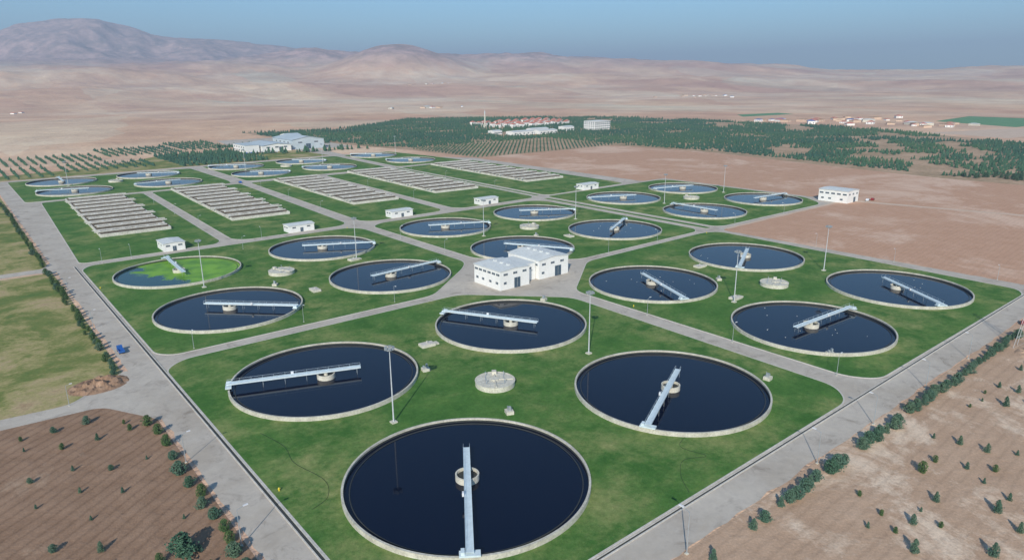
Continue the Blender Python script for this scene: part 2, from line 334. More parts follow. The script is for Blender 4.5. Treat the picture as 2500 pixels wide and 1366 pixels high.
b=MB(); b.box(38.5,300,65.5,65.75,.05,.2); b.box(38.5,300,66.2,66.4,.05,.2); b.box(38.5,300,65.75,66.2,.05,.07,1)
struct(obj('drain_channel',b.mesh('drain_channel',[M['kerb'],M['dark']])),label='open concrete drain beside the perimeter road')

# ------------------------------------------------------------------ settling tanks
R=24.6
b=MB(); b.ring(R,R-.45,0,1.1,128); me_wall=b.mesh('concrete_wall',[M['conc']])
b=MB(); b.ring(R-.46,R-.50,.1,.7,128); me_stain=b.mesh('wall_lining',[M['dark']])
b=MB(); b.ring(R-1.5,R-1.66,.1,.42,128); me_weir=b.mesh('weir_ring',[M['dark']])
n=128; b=MB(); b.add([((R-.46)*math.cos(2*math.pi*i/n),(R-.46)*math.sin(2*math.pi*i/n),.28) for i in range(n)],[tuple(range(n))])
me_water=b.mesh('water',[M['water']]); me_algae=me_water.copy(); me_algae.materials.clear(); me_algae.materials.append(M['algae'])
b=MB(); b.ring(2.4,2.1,.1,1.6,40,0,1.0); b.cyl(0,0,2.15,2.15,.9,1.0,32,1); b.cyl(0,0,.55,.5,.9,1.95,16); me_pier=b.mesh('centre_pier',[M['pier'],M['dark']])
L0,L1=-9.2,R+.2
b=MB(); b.box(L0,L1,-.62,.62,2.12,2.18); b.box(L0,L1,-.70,-.62,1.95,2.32); b.box(L0,L1,.62,.70,1.95,2.32)
for k in range(12): x=L0+1+k*2.9; b.box(x,x+.12,-.62,.62,1.98,2.11)
me_deck=b.mesh('walkway',[M['steel']])
def rail(y):
    b=MB(); z=3.05; b.bar((L0,y,z),(L1,y,z),.035)
    k=L0
    while k<=L1+.01: b.bar((k,y,2.3),(k,y,z),.03); k+=2.8
    return b.mesh('railing',[M['steel']])
me_r1,me_r2=rail(-.66),rail(.66)
b=MB(); b.box(R-1.0,R+.5,-1.8,1.8,1.4,1.75); b.box(R-.45,R+.0,-1.7,-1.1,1.1,1.4,1); b.box(R-.45,R+.0,1.1,1.7,1.1,1.4,1); b.box(R-.9,R+.3,-1.5,-.85,1.75,2.3)
me_drive=b.mesh('drive_carriage',[M['steel'],M['tyre']])
b=MB()
for x in (-8.2,5,10.5,16):
    for y in (-.6,.6): b.bar((x,y,.1),(x,y,1.94),.07)
    b.bar((x,-.6,1.2),(x,.6,1.2),.05)
b.bar((-8.3,-.6,1.88),(16.1,-.6,1.88),.06); b.bar((-8.3,.6,1.88),(16.1,.6,1.88),.06); me_scr=b.mesh('scraper_frame',[M['galv']])
b=MB(); b.box(8.2,8.9,-1.1,-.72,2.2,2.95); me_box=b.mesh('control_box',[M['whitep']])
def tank(u,v,ang,label='round concrete tank of dark water with steel bridge',algae=False):
    e=empty('settling_tank',(u,v,.05)); thing(e,label,'water tank','circular settling tanks')
    obj('concrete_wall',me_wall,e); obj('wall_lining',me_stain,e); obj('weir_ring',me_weir,e); obj('water',me_algae if algae else me_water,e); obj('centre_pier',me_pier,e)
    br=obj('bridge',None,e,(0,0,0),math.radians(ang)); br.empty_display_size=.5
    obj('walkway',me_deck,br); obj('railing',me_r1,br); obj('railing',me_r2,br); obj('drive_carriage',me_drive,br); obj('scraper_frame',me_scr,br); obj('control_box',me_box,br)
    return e
h=32.25
def group(cu,cv,a,**k):
    for (du,dv),ang in zip(((-h,-h),(-h,h),(h,h),(h,-h)),a):
        if ang is None: continue
        if k.get('green')==(du,dv): tank(cu+du,cv+dv,ang,'round concrete tank mostly covered with bright green algae',True)
        elif k.get('gulls'): tank(cu+du,cv+dv,ang,'round tank of dark water with gulls and steel bridge')
        else: tank(cu+du,cv+dv,ang)
group(102.15,131.5,(-125,159,119,-154))
group(238.2,131.5,(-3,-114,-153,-125),gulls=True)
group(102.0,273.0,(-45,88,-28,5),green=(-h,h))
group(238.1,274.0,(-60,-24,-32,29))
group(382.7,274.5,(88,156,165,-4))
group(106.4,630.6,(160,89,-29,-176))
group(248.4,639.0,(-30,150,-40,160))
tank(368,606,150); tank(363,674,140)

b=MB(); b.cyl(0,0,5.2,5.2,0,1.4,48); b.ring(5.3,5.0,1.4,1.5,48); me_ch=b.mesh('chamber_wall',[M['pier']])
b=MB(); b.cyl(0,0,1.0,1.0,1.45,1.85,20); b.box(-4.9,4.9,-.15,.15,1.45,1.8); b.box(-.15,.15,-4.8,-1,1.45,1.65); b.box(3.2,4.4,-.6,.6,1.45,2.4); me_ct=b.mesh('chamber_cover',[M['pier']])
b=MB(); b.box(-2.4,2.4,2.3,2.5,1.42,1.5); b.box(-2.4,2.4,-2.5,-2.3,1.42,1.5); b.box(-2.5,-2.3,-2.3,2.3,1.42,1.5)
for x,y in ((2.4,2.4),(-2.4,2.4),(2.4,-2.4),(-2.4,-2.4)):
    b.bar((x,y,1.45),(x,y,2.7),.12); b.box(x-.35,x+.35,y-.08,y+.08,2.6,2.72)
me_cv=b.mesh('gate_valves',[M['galv']])
for (u,v) in ((102,131),(240,132),(102,275),(240,276),(383.5,276),(108,636),(253,642)):
    e=empty('distribution_chamber',(u,v,.05),random.uniform(0,3)); thing(e,'low round concrete chamber with gate valves on lawn','concrete chamber','round distribution chambers')
    obj('chamber_wall',me_ch,e); obj('chamber_cover',me_ct,e); obj('gate_valves',me_cv,e)
b=MB(); b.box(-2.2,2.2,-1.5,1.5,0,.8); b.box(2.2,3.6,-1,1.0,0,.5); me_vb=b.mesh('box_wall',[M['pier']])
b=MB(); b.box(-1.9,-.1,-1.2,1.2,.8,.9); b.box(.1,1.9,-1.2,1.2,.8,.9); b.cyl(0,0,.15,.15,.8,1.6,8); me_vl=b.mesh('box_lid',[M['kerb']])
for (u,v) in ((103.5,166),(102,242),(241,167),(241,246),(135,275),(214,132)):
    e=empty('valve_box',(u,v,.1),random.choice((0,1.57))+random.uniform(-.1,.1)); thing(e,'small concrete valve box set in the lawn','valve box','concrete valve boxes'); obj('box_wall',me_vb,e); obj('box_lid',me_vl,e)
b=MB(); b.box(-1.0,1.0,-.9,.9,0,.9); me_k=b.mesh('kiosk_base',[M['pier']])
b=MB(); b.box(-.6,-.1,-.3,.3,.9,2.0); b.box(-.1,.35,-.1,.1,.9,1.2); b.box(.3,.75,-.3,.3,.9,1.6); b.bar((0,.5,.9),(0,.5,2.2),.08); me_kb=b.mesh('control_cabinet',[M['galv']])
for (u,v) in ((94.5,116),(93,150.5),(159,86.5),(188,84),(93,259),(229,258),(160,176),(230,150)):
    e=empty('sampling_kiosk',(u,v,.1),random.uniform(0,3)); thing(e,'small control cabinet on concrete base beside tank','control cabinet','tank side control cabinets'); obj('kiosk_base',me_k,e); obj('control_cabinet',me_kb,e)
b=MB(); b.cyl(0,0,.2,.2,0,.8,10); b.cyl(0,0,.24,.12,.8,1.0,10); b.bar((-.35,0,.6),(.35,0,.6),.14); me_hy=b.mesh('hydrant',[M['yellow']])
for (u,v) in ((39.6,300),(171.5,215),(179,150),(39.6,120),(165,341),(300,205)): thing(obj('hydrant',me_hy,None,(u,v,.1),0,.75),'small yellow hydrant at the lawn edge','hydrant','yellow hydrants')

# ------------------------------------------------------------------ aeration basins
def basin(u0,v0,w,L,shear):
    e=empty('aeration_basin',(u0,v0,.05),-math.atan(shear)); thing(e,'long concrete aeration basin with walkways across channels','aeration basin','rectangular aeration basins')
    b=MB(); t=.5
    b.box(-w/2,-w/2+t,0,L,0,1.7); b.box(w/2-t,w/2,0,L,0,1.7); b.box(-w/2+t,w/2-t,0,t,0,1.7); b.box(-w/2+t,w/2-t,L-t,L,0,1.7)
    obj('basin_wall',b.mesh('basin_wall',[M['bconc']]),e)
    N=10; st=L/N
    b=MB(); b.add([(-w/2+t,t,.7),(w/2-t,t,.7),(w/2-t,L-t,.7),(-w/2+t,L-t,.7)],[(0,1,2,3)]); obj('water',b.mesh('water',[M['bwater']]),e)
    for i in range(N):
        y=i*st+st*.22; off=(1.6 if i%2 else -1.6)
        b=MB()
        for (ya,wd,hh_) in ((y,1.3,2.75),(y+4.8,1.3,2.75),(y+9.6,.6,1.9)):
            b.box(-w/2+.6,w/2-.6,ya+.25,ya+wd-.2,.1,hh_-.45 if wd>1 else hh_-.2,1)
            b.box(-w/2-.4+off,w/2+.4+off,ya,ya+wd,hh_-.45 if wd>1 else hh_-.2,hh_)
        for q in (-.47,-.3,-.13,.04,.21,.38): x=q*w+off*.5; b.box(x,x+.9,y+1.3,y+4.8,2.3,2.62)
        for q in (-.38,-.05,.28): x=q*w; b.box(x,x+.5,y+6.1,y+9.6,1.2,1.85)
        obj('walkway',b.mesh('walkway',[M['bconc'],M['bdark']]),e)
        b=MB(); b.box(-w*.36,w*.36,y+1.9,y+4.1,.3,1.5); obj('channel_trough',b.mesh('channel_trough',[M['bdark']]),e)
basin(74.5,404,34,149,.03); basin(141.5,404,34,152,.035); basin(219,406,33,148,.03); basin(287,410,37,150,.045); basin(372.5,409,38,149,.05)

# ------------------------------------------------------------------ buildings
def window(e,x,y,z,w,hh,face):
    b=MB(); t=.06
    if face=='u':
        b.box(-.05,0,-w/2,w/2,0,hh,0); b.box(-.09,-.001,-w/2-t,-w/2-.001,-t,hh+t,1); b.box(-.09,-.001,w/2+.001,w/2+t,-t,hh+t,1); b.box(-.09,-.001,-w/2,w/2,-t,-.001,1); b.box(-.09,-.001,-w/2,w/2,hh+.001,hh+t,1)
        k=1
        while k*1.2<w: b.box(-.08,-.052,-w/2+k*1.2-.03,-w/2+k*1.2+.03,0,hh,1); k+=1
    else:
        b.box(-w/2,w/2,-.05,0,0,hh,0); b.box(-w/2-t,-w/2-.001,-.09,-.001,-t,hh+t,1); b.box(w/2+.001,w/2+t,-.09,-.001,-t,hh+t,1); b.box(-w/2,w/2,-.09,-.001,-t,-.001,1); b.box(-w/2,w/2,-.09,-.001,hh+.001,hh+t,1)
        k=1
        while k*1.2<w: b.box(-w/2+k*1.2-.03,-w/2+k*1.2+.03,-.08,-.052,0,hh,1); k+=1
    obj('window',b.mesh('window',[M['glass'],M['frame']]),e,(x,y,z))
def hall(name,label,cat,u0,u1,v0,v1,hw,rise,ridge='v',wins=(),doors=(),wall='white',roof='roofg',group=None,over=.35,z=.05,vents=0,rz=0):
    cu,cv=(u0+u1)/2,(v0+v1)/2; a,c=(u1-u0)/2,(v1-v0)/2
    e=empty(name,(cu,cv,z),rz); thing(e,label,cat,group)
    b=MB(); b.box(-a,a,-c,c,-.3,hw)
    if rise>0:
        if ridge=='v':
            for y in (-c,c): b.add([(-a,y,hw),(a,y,hw),(0,y,hw+rise)],[(0,1,2)])
        else:
            for x in (-a,a): b.add([(x,-c,hw),(x,c,hw),(x,0,hw+rise)],[(0,1,2)])
    obj('wall',b.mesh('wall',[M[wall]]),e)
    b=MB(); t=.22; o=over; A,C=a+o,c+o; e0=hw-o*rise/(a if ridge=='v' else c) if rise else hw; g=.02
    if rise>0:
        if ridge=='v':
            prof=[(-A,e0+g),(0,hw+rise+g),(A,e0+g),(A,e0+g+t),(0,hw+rise+g+t),(-A,e0+g+t)]
            vs=[(x,-C,zz) for x,zz in prof]+[(x,C,zz) for x,zz in prof]
        else:
            prof=[(-C,e0+g),(0,hw+rise+g),(C,e0+g),(C,e0+g+t),(0,hw+rise+g+t),(-C,e0+g+t)]
            vs=[(A,y,zz) for y,zz in prof]+[(-A,y,zz) for y,zz in prof]
        fs=[(i,(i+1)%6,6+(i+1)%6,6+i) for i in range(6)]+[(0,5,4,1),(1,4,3,2),(6,7,10,11),(7,8,9,10)]
        b.add(vs,fs)
    else:
        b.box(-A,A,-C,C,hw+g,hw+g+.3)
    for k in range(vents):
        y=-c+(k+1)*2*c/(vents+1); b.box(-.5,.5,y-.6,y+.6,hw+rise-.1,hw+rise+t+.55)
    if vents:
        k=1.2
        while k<2*c:
            for s in (-1,1): b.bar((s*A*.98,-c+k,hw+g+t+.02-o*rise/a),(s*.06,-c+k,hw+rise+g+t+.02),.07,1)
            k+=2.2
    obj('roof',b.mesh('roof',[M[roof],M['frame']]),e)
    for (f,p,zz,w,hh) in wins:
        if f=='u': window(e,-a-.003,p*c,zz,w,hh,'u')
        else: window(e,p*a,-c-.003,zz,w,hh,'v')
    for (f,p,w,hh) in doors:
        b=MB()
        if f=='u': b.box(-.08,0,-w/2,w/2,0,hh,0); b.box(-.12,-.081,-.03,.03,.3,hh-.1,1); loc=(-a-.003,p*c,.02)
        else: b.box(-w/2,w/2,-.08,0,0,hh,0); b.box(-.03,.03,-.12,-.081,.3,hh-.1,1); loc=(p*a,-c-.003,.02)
        obj('door',b.mesh('door',[M['door'],M['frame']]),e,loc)
    return e
wA=[('u',p,5.6,2.0,.8) for p in (-.82,-.5,-.17,.17,.5,.82)]+[('u',p,2.2,1.5,.9) for p in (-.75,-.25,.3,.75)]+[('v',p,5.6,2.0,.8) for p in (-.65,0,.65)]+[('v',-.68,2.2,1.4,.9)]
hall('pump_building','white two storey pump building with low gabled roof','building',155.5,170,195.5,212,7.4,.5,'v',wA,[('v',.15,3.0,4.0)],vents=3,over=.3)
wB=[('u',p,5.5,2.0,.8) for p in (-.8,-.5,-.2,.1,.4,.7)]+[('v',p,5.5,2.0,.8) for p in (-.7,-.1,.55)]+[('v',-.75,2.0,1.4,.9)]
hall('pump_building','white gabled pump hall with tall dark door','building',177,193,197.5,217,7.6,.9,'v',wB,[('v',.28,3.4,4.2)],vents=4,over=.3)
hall('pump_building','white link block joining the two pump halls','building',170.4,176.6,199.5,213,6.6,0,'v',[('v',0,4.6,2.0,.8)],[],over=.05)
wC=[('u',p,4.9,2.4,1.0) for p in (-.8,-.4,0,.4,.8)]+[('v',p,4.9,2.0,1.0) for p in (-.65,0,.65)]+[('u',p,1.6,1.8,1.0) for p in (-.6,.2,.7)]
hall('blower_building','white flat roofed building at edge of bare field','building',441,456,199,218,7.4,.4,'v',wC,[('v',.3,2.6,3.2)],group=None)
hs=[(74.5,84,348.5,360.5),(136,150,349.5,357),(198,212,349.5,357),(263,277,349.5,357),(357,372,350,358)]
for i,(a_,b_,c_,d_) in enumerate(hs):
    w=[('u',-.3,2.3,1.6,.7),('u',.4,2.3,1.6,.7),('v',-.6,2.3,1.8,.7),('v',.55,2.3,1.8,.7)]
    hall('equipment_hut','small white hut with pale roof beside the road','hut',a_,b_,c_,d_,3.7,.4,'u' if i else 'v',w,[('v',0,1.6,2.3)],group='white equipment huts')
W1=[('u',p,4,4,1.6) for p in (-.7,-.35,0,.35,.7)]+[('v',p,4,4,1.6) for p in (-.6,0,.6)]
hall('workshop_hall','long grey metal workshop with pale roof','workshop',288,322,796,850,7,2,'v',W1,[('v',.3,5,5)],'white','roofb',group='workshop halls',over=.8)
hall('workshop_hall','tall blue grey workshop hall with gabled roof','workshop',326,366,802,862,11,3.5,'v',[('u',p,7,4,1.6) for p in (-.6,-.2,.2,.6)]+[('v',p,7,5,1.6) for p in (-.5,.5)],[('v',0,6,6)],'roofb','roofb',group='workshop halls',over=.8)
hall('workshop_hall','low flat roofed white office block by workshop','workshop',270,286,800,840,8,0,'v',[('u',p,z_,3,1.5) for p in (-.75,-.4,0,.4,.75) for z_ in (1.5,5)],[],'white','roofb',group='workshop halls')
hall('workshop_hall','small pale shed with gabled roof','workshop',372,392,930,955,7,2,'u',[('v',p,3,3,1.5) for p in (-.5,.5)],[],'white','roofb',group='workshop halls')
hall('apartment_block','white four storey block with rows of windows','building',812,848,776,800,13.5,0,'v',[('u',p,z_,2.4,1.6) for p in (-.75,-.4,0,.4,.75) for z_ in (1.6,5,8.4,11)]+[('v',p,z_,3,1.6) for p in (-.85,-.6,-.35,-.1,.15,.4,.65,.88) for z_ in (1.6,5,8.4,11)],[],'white','white')
for (a_,b_,c_,d_,hh) in ((650,690,782,800,5),(694,730,775,792,5),(700,735,800,812,6),(640,655,815,830,5),(770,790,800,815,6)):
    hall('long_building','long low white building among dark pines','building',a_,b_,c_,d_,hh,1.2,'u',[('v',p,1.5,2.4,1.6) for p in (-.8,-.4,0,.4,.8)],[],'white','roofg',group='low white buildings')

def house_meshes(wm,rm,sx,sy,hh,rise):
    b=MB(); b.box(-sx,sx,-sy,sy,-.5,hh)
    for x in (-.5,.5):
        b.box(x*sx-.6,x*sx+.6,-sy-.04,-sy,1,2.4,1); b.box(-sx-.04,-sx,x*sy-.6,x*sy+.6,1,2.4,1)
    w=b.mesh('wall',[M[wm],M['glass']])
    b=MB(); A,C=sx+.5,sy+.5; z=hh+.02
    b.add([(-A,-C,z),(A,-C,z),(A,C,z),(-A,C,z),(-A*.35,0,z+rise),(A*.35,0,z+rise)],[(0,3,2,1),(0,1,5,4),(1,2,5),(2,3,4,5),(3,0,4)])
    return w,b.mesh('roof',[M[rm]])
HT={'red':house_meshes('white','red',4.6,4.0,6.2,2.3),'low':house_meshes('white','red',7,5,3.6,2.0),'grey':house_meshes('pier','roofg',9,5,4,1.2),'blue':house_meshes('white','blue',8,5,4.5,1.5),'tan':house_meshes('path','woodsoil',8,6,4,1.0)}
def house(kind,u,v,rz,label,group,sc=1,z=None):
    e=empty('house',(u,v,zat(u,v) if z is None else z),rz,sc); thing(e,label,'house',group); w,r=HT[kind]; obj('wall',w,e); obj('roof',r,e)
for i in range(9):
    for j in range(6):
        if random.random()<.08: continue
        u=745+i*20+j*3+random.uniform(-3,3); v=918+j*22+random.uniform(-3,3)
        if v>1045 or (i<1 and j<1): continue
        house('red',u,v,random.uniform(-.15,.15)+.1,'white villa with hipped red tile roof','red roofed estate houses',random.uniform(.85,1.0),0)
e=empty('minaret',(727,951,0)); thing(e,'slender pale stone minaret beside a housing estate','tower')
b=MB(); b.box(-2,2,-2,2,0,6); b.cyl(0,0,1.3,1.1,6,24,12); b.cyl(0,0,1.8,1.8,19,20,12); obj('shaft',b.mesh('shaft',[M['pier']]),e)
b=MB(); b.cyl(0,0,1.3,.05,24,30,12); obj('spire',b.mesh('spire',[M['roofb']]),e)
def village(u,v,n,ru,rv,lab,sc=1.0):
    for _ in range(n):
        uu=u+random.gauss(0,ru); vv=v+random.gauss(0,rv); kd=random.choice(('low','grey','tan','low','blue','tan'))
        house(kd,uu,vv,random.uniform(0,3),lab,'scattered village houses',random.uniform(.6,1.2)*sc)
village(2391,1651,14,110,110,'plain farm house on the dry plain'); village(1972,3031,12,70,70,'plain farm house on the dry plain',1.2)
village(1104,1788,9,60,40,'plain farm house on the dry plain'); village(1300,600,26,60,60,'low village house at the edge of fields'); village(1290,430,10,40,30,'low village house at the edge of fields')
village(164,2273,6,40,40,'plain farm house on the dry plain')
village(1215,700,9,40,45,'low village house at the edge of fields')
sheet('crop_field',[(1330,350),(1620,340),(1650,520),(1420,500)],.05,M['greenf'],'green irrigated field')
sheet('crop_field',[(1330,840),(1500,820),(1540,880),(1400,900)],.05,M['greenf'],'green irrigated field')
sheet('path',[(1080,290),(1300,270),(1330,330),(1120,400)],.045,M['path'],'pale stubble strip')

# ------------------------------------------------------------------ masts and lamps
b=MB(); b.box(-.7,.7,-.7,.7,0,.35); mb_base=b.mesh('base',[M['pier']])
b=MB(); b.cyl(0,0,.19,.09,.35,18.4,12); mb_pole=b.mesh('pole',[M['mastp']])
b=MB(); b.cyl(0,0,.75,.75,18.2,18.3,12)
for z in (18.2,19.0):
    for i in range(10):
        a=2*math.pi*i/10; a2=2*math.pi*(i+1)/10; b.bar((.8*math.cos(a),.8*math.sin(a),z),(.8*math.cos(a2),.8*math.sin(a2),z),.07)
for i in range(6):
    a=2*math.pi*i/6; x,y=math.cos(a),math.sin(a); b.bar((.8*x,.8*y,18.2),(.8*x,.8*y,19.0),.06); b.box(.95*x-.25,.95*x+.25,.95*y-.25,.95*y+.25,18.35,18.85)
mb_head=b.mesh('floodlight_head',[M['galv']])
for (u,v) in ((71,130),(136,130),(210,130),(275,130),(71,275),(137,276),(209,276),(276,277),(355,276),(422,277),(392,677),(75,636),(214,640),(290,642)):
    e=empty('light_mast',(u,v,.1)); thing(e,'tall grey floodlight mast standing on lawn','light mast','floodlight masts'); obj('base',mb_base,e); obj('pole',mb_pole,e); obj('floodlight_head',mb_head,e)
b=MB(); b.cyl(0,0,.08,.05,.15,6.0,8); b.bar((0,0,5.95),(1.1,0,6.25),.06); lp=b.mesh('pole',[M['galv']])
b=MB(); b.box(-.2,.2,-.2,.2,0,.15); lb=b.mesh('base',[M['pier']])
b=MB(); b.box(.9,1.6,-.13,.13,6.2,6.34); ll=b.mesh('lamp_head',[M['whitep']])
for (u,v,r,s) in ((14,190,0,.9),(49,210,4.7,1),(84,211,4.7,1),(118,210,4.7,1),(175.5,141,0,1),(175.5,108,0,1),(175.5,76,0,1),(230,209,1.6,1),(28.2,108,0,1.2),(85,57.4,1.57,1.35),(129,57.4,1.57,1.2),(155,57.4,1.57,1.2),(185,57.4,1.57,1.2),(215,57.4,1.57,1.2),(28.6,143,0,1.1),(311,117,3.1,1),(313,79,3.1,1),(48,345,1.6,1),(315,154,3.1,1),(265,209,1.6,1),(105,330,0,1),(174,300,0,1),(174,260,0,1),(105,400,0,1),(105,450,0,1),(105,500,0,1),(177,400,0,1),(181,460,0,1),(184,520,0,1),(244,400,0,1),(247,470,0,1),(314,400,0,1),(318,470,0,1),(322,530,0,1),(29,250,0,1),(29,300,0,1),(60,346,1.6,1),(120,346,1.6,1),(330,208,1.6,1),(380,207.5,1.6,1)):
    e=empty('street_lamp',(u,v,.05),r,s); thing(e,'thin grey street lamp with single arm beside road','street lamp','road side street lamps'); obj('base',lb,e); obj('pole',lp,e); obj('lamp_head',ll,e)

e=empty('lattice_pylon',(236,50,0)); thing(e,'grey steel lattice pylon standing on bare soil','pylon')
b=MB(); H_=18.; 
def leg(i,z): w=1.7*(1-z/H_)+.2; s=((-1,-1),(1,-1),(1,1),(-1,1))[i%4]; return (s[0]*w,s[1]*w,z)
for i in range(4): b.bar(leg(i,0),leg(i,H_),.09)
zz=[0,3.2,6,8.6,11,13.2,15.2,16.8,18]
for a_,c_ in zip(zz,zz[1:]):
    for i in range(4): b.bar(leg(i,a_),leg(i+1,c_),.04); b.bar(leg(i,c_),leg(i+1,c_),.04)
obj('tower_frame',b.mesh('tower_frame',[M['frame']]),e)
b=MB(); b.bar((-3,0,16),(3,0,16),.1); b.bar((-2.4,0,17.4),(2.4,0,17.4),.1); b.bar((0,0,15.8),(0,0,17.6),.1); obj('cross_arm',b.mesh('cross_arm',[M['frame']]),e)

# ------------------------------------------------------------------ vehicles
def wheels(e,xs,y,r):
    for x in xs:
        for s in (-1,1):
            b=MB(); n=14
            vs=[(r*math.cos(2*math.pi*i/n),yy,r*math.sin(2*math.pi*i/n)) for yy in (-.13,.13) for i in range(n)]
            b.add(vs,[(i,(i+1)%n,n+(i+1)%n,n+i) for i in range(n)]+[tuple(range(n))[::-1],tuple(range(n,2*n))]); obj('wheel',b.mesh('wheel',[M['tyre']]),e,(x,s*y,r))
def truck(u,v,rz,col,label,sc=1):
    e=empty('truck',(u,v,.06),rz,sc); thing(e,label,'truck')
    b=MB(); b.add([(1.3,-1.05,.6),(3.2,-1.05,.6),(3.25,-1.05,1.5),(2.85,-1.05,2.5),(1.3,-1.05,2.5),(1.3,1.05,.6),(3.2,1.05,.6),(3.25,1.05,1.5),(2.85,1.05,2.5),(1.3,1.05,2.5)],[(0,1,2,3,4),(9,8,7,6,5),(0,5,6,1),(1,6,7,2),(2,7,8,3),(3,8,9,4),(4,9,5,0)]); obj('cab',b.mesh('cab',[M[col]]),e)
    b=MB(); b.add([(3.27,-.9,1.52),(3.27,.9,1.52),(2.92,.9,2.42),(2.92,-.9,2.42)],[(0,1,2,3)]); b.box(1.7,2.7,-1.07,-1.055,1.5,2.2); b.box(1.7,2.7,1.055,1.07,1.5,2.2); obj('window',b.mesh('window',[M['glass']]),e)
    b=MB(); b.box(-3,1.2,-1.1,1.1,.8,.95); b.box(-3,1.2,-1.1,-1.02,.95,1.6); b.box(-3,1.2,1.02,1.1,.95,1.6); b.box(-3,-2.92,-1.02,1.02,.95,1.6); b.box(1.1,1.2,-1.02,1.02,.95,1.7); obj('cargo_bed',b.mesh('cargo_bed',[M[col]]),e)
    wheels(e,(2.3,-1.7),.95,.45)
def car(u,v,rz,col,label,group=None):
    e=empty('car',(u,v,.06),rz); thing(e,label,'car',group)
    P=[(-2.1,.35),(2.1,.35),(2.15,.75),(1.2,.95),(.6,1.45),(-1.1,1.45),(-1.8,.98),(-2.15,.9)]
    b=MB(); n=len(P); b.add([(x,-.85,z) for x,z in P]+[(x,.85,z) for x,z in P],[tuple(range(n)),tuple(range(2*n-1,n-1,-1))]+[(i,n+i,n+(i+1)%n,(i+1)%n) for i in range(n)]); obj('body',b.mesh('body',[M[col]]),e)
    b=MB(); b.add([(1.17,-.7,.98),(1.17,.7,.98),(.65,.7,1.43),(.65,-.7,1.43)],[(0,1,2,3)]); b.box(-1.2,.7,-.87,-.855,1.0,1.35); b.box(-1.2,.7,.855,.87,1.0,1.35); obj('window',b.mesh('window',[M['glass']]),e); wheels(e,(1.3,-1.3),.8,.33)
truck(31.5,221,1.57,'blue','small blue flatbed truck parked on the roadside',.7)
car(261,56,0.1,'redp','dark red car at the edge of the perimeter road')
car(461,195,.3,'whitep','white car parked beside the blower building'); car(466,194,.2,'redp','dark red car parked beside the blower building')
for i in range(9): car(262+i*5.5,792-i*.8,1.5,random.choice(('whitep','whitep','blue','galv')),'car parked in row by workshop','cars parked by workshop')
car(182,560,1.5,'blue','blue car driving on the inner road')

def heap(u,v,r,hh,name,label,mat,cat):
    b=MB(); n=26; vs=[];fs=[]
    for i in range(n):
        for j in range(n):
            x=(i/(n-1)*2-1)*r*1.2;y=(j/(n-1)*2-1)*r; d=math.hypot(x/(r*1.2),y/r)
            z=max(-.05,hh*(1-d**2)*(.55+.9*noise.noise(Vector((x*.6+u,y*.6,0))))+.5*noise.noise(Vector((x*1.6,y*1.6,v)))*(1-d)); vs.append((x,y,z if d<1 else -.05))
    for i in range(n-1):
        for j in range(n-1): fs.append((i*n+j,(i+1)*n+j,(i+1)*n+j+1,i*n+j+1))
    b.add(vs,fs); thing(obj(name,b.mesh(name,[M[mat]]),None,(u,v,.04)),label,cat)
heap(22,199,6.0,1.9,'soil_heap','heap of loose brown soil dumped on grass','soilL','soil heap')
heap(233,46,5,1.8,'rubble_heap','pale heap of rubble beside the pylon','soilR','rubble heap')
def hose(pts,label='thin black hose lying across the lawn'):
    b=MB(); P=[]
    for i in range(len(pts)-1):
        p0=Vector(pts[max(0,i-1)]);p1=Vector(pts[i]);p2=Vector(pts[i+1]);p3=Vector(pts[min(len(pts)-1,i+2)])
        for k in range(8):
            t=k/8; P.append(.5*((2*p1)+(-p0+p2)*t+(2*p0-5*p1+4*p2-p3)*t*t+(-p0+3*p1-3*p2+p3)*t**3))
    for a_,c_ in zip(P,P[1:]): b.bar((a_.x,a_.y,.16),(c_.x,c_.y,.16),.05)
    thing(obj('hose',b.mesh('hose',[M['hose']])),label,'hose','lawn watering hoses')
hose([(42,110),(46,112),(48,118),(46,128),(47,136),(45,146)]); hose([(100,68),(104,73),(109,76),(114,74),(113,80),(120,84),(125,98)])

b=MB()
prof=[(-.34,.02,.14),(-.18,.10,.12),(.02,.13,.13),(.18,.08,.18),(.26,.05,.27),(.33,.06,.3),(.40,.01,.28)]
n=8; vs=[(x,w*math.cos(2*math.pi*i/n),z+w*math.sin(2*math.pi*i/n)) for x,w,z in prof for i in range(n)]
fs=[(k*n+i,k*n+(i+1)%n,(k+1)*n+(i+1)%n,(k+1)*n+i) for k in range(len(prof)-1) for i in range(n)]
b.add(vs,fs); b.add([(-.3,.1,.2),(.1,.16,.22),(.05,.02,.3)],[(0,1,2)]); b.add([(-.3,-.1,.2),(.1,-.16,.22),(.05,-.02,.3)],[(0,1,2)]); gm=b.mesh('gull',[M['bird']])
for (cu,cv,nn) in ((238.2-h,131.5-h,12),(238.2-h,131.5+h,10),(238.2+h,131.5+h,4),(238.2+h,131.5-h,6),(238.1+h,274-h,12)):
    for _ in range(nn):
        a=random.uniform(0,6.28); r=random.uniform(3,21); o=obj('gull',gm,None,(cu+r*math.cos(a),cv+r*math.sin(a),.30),random.uniform(0,6.28),.6); thing(o,'white gull floating on dark tank water','bird','gulls resting on the water')

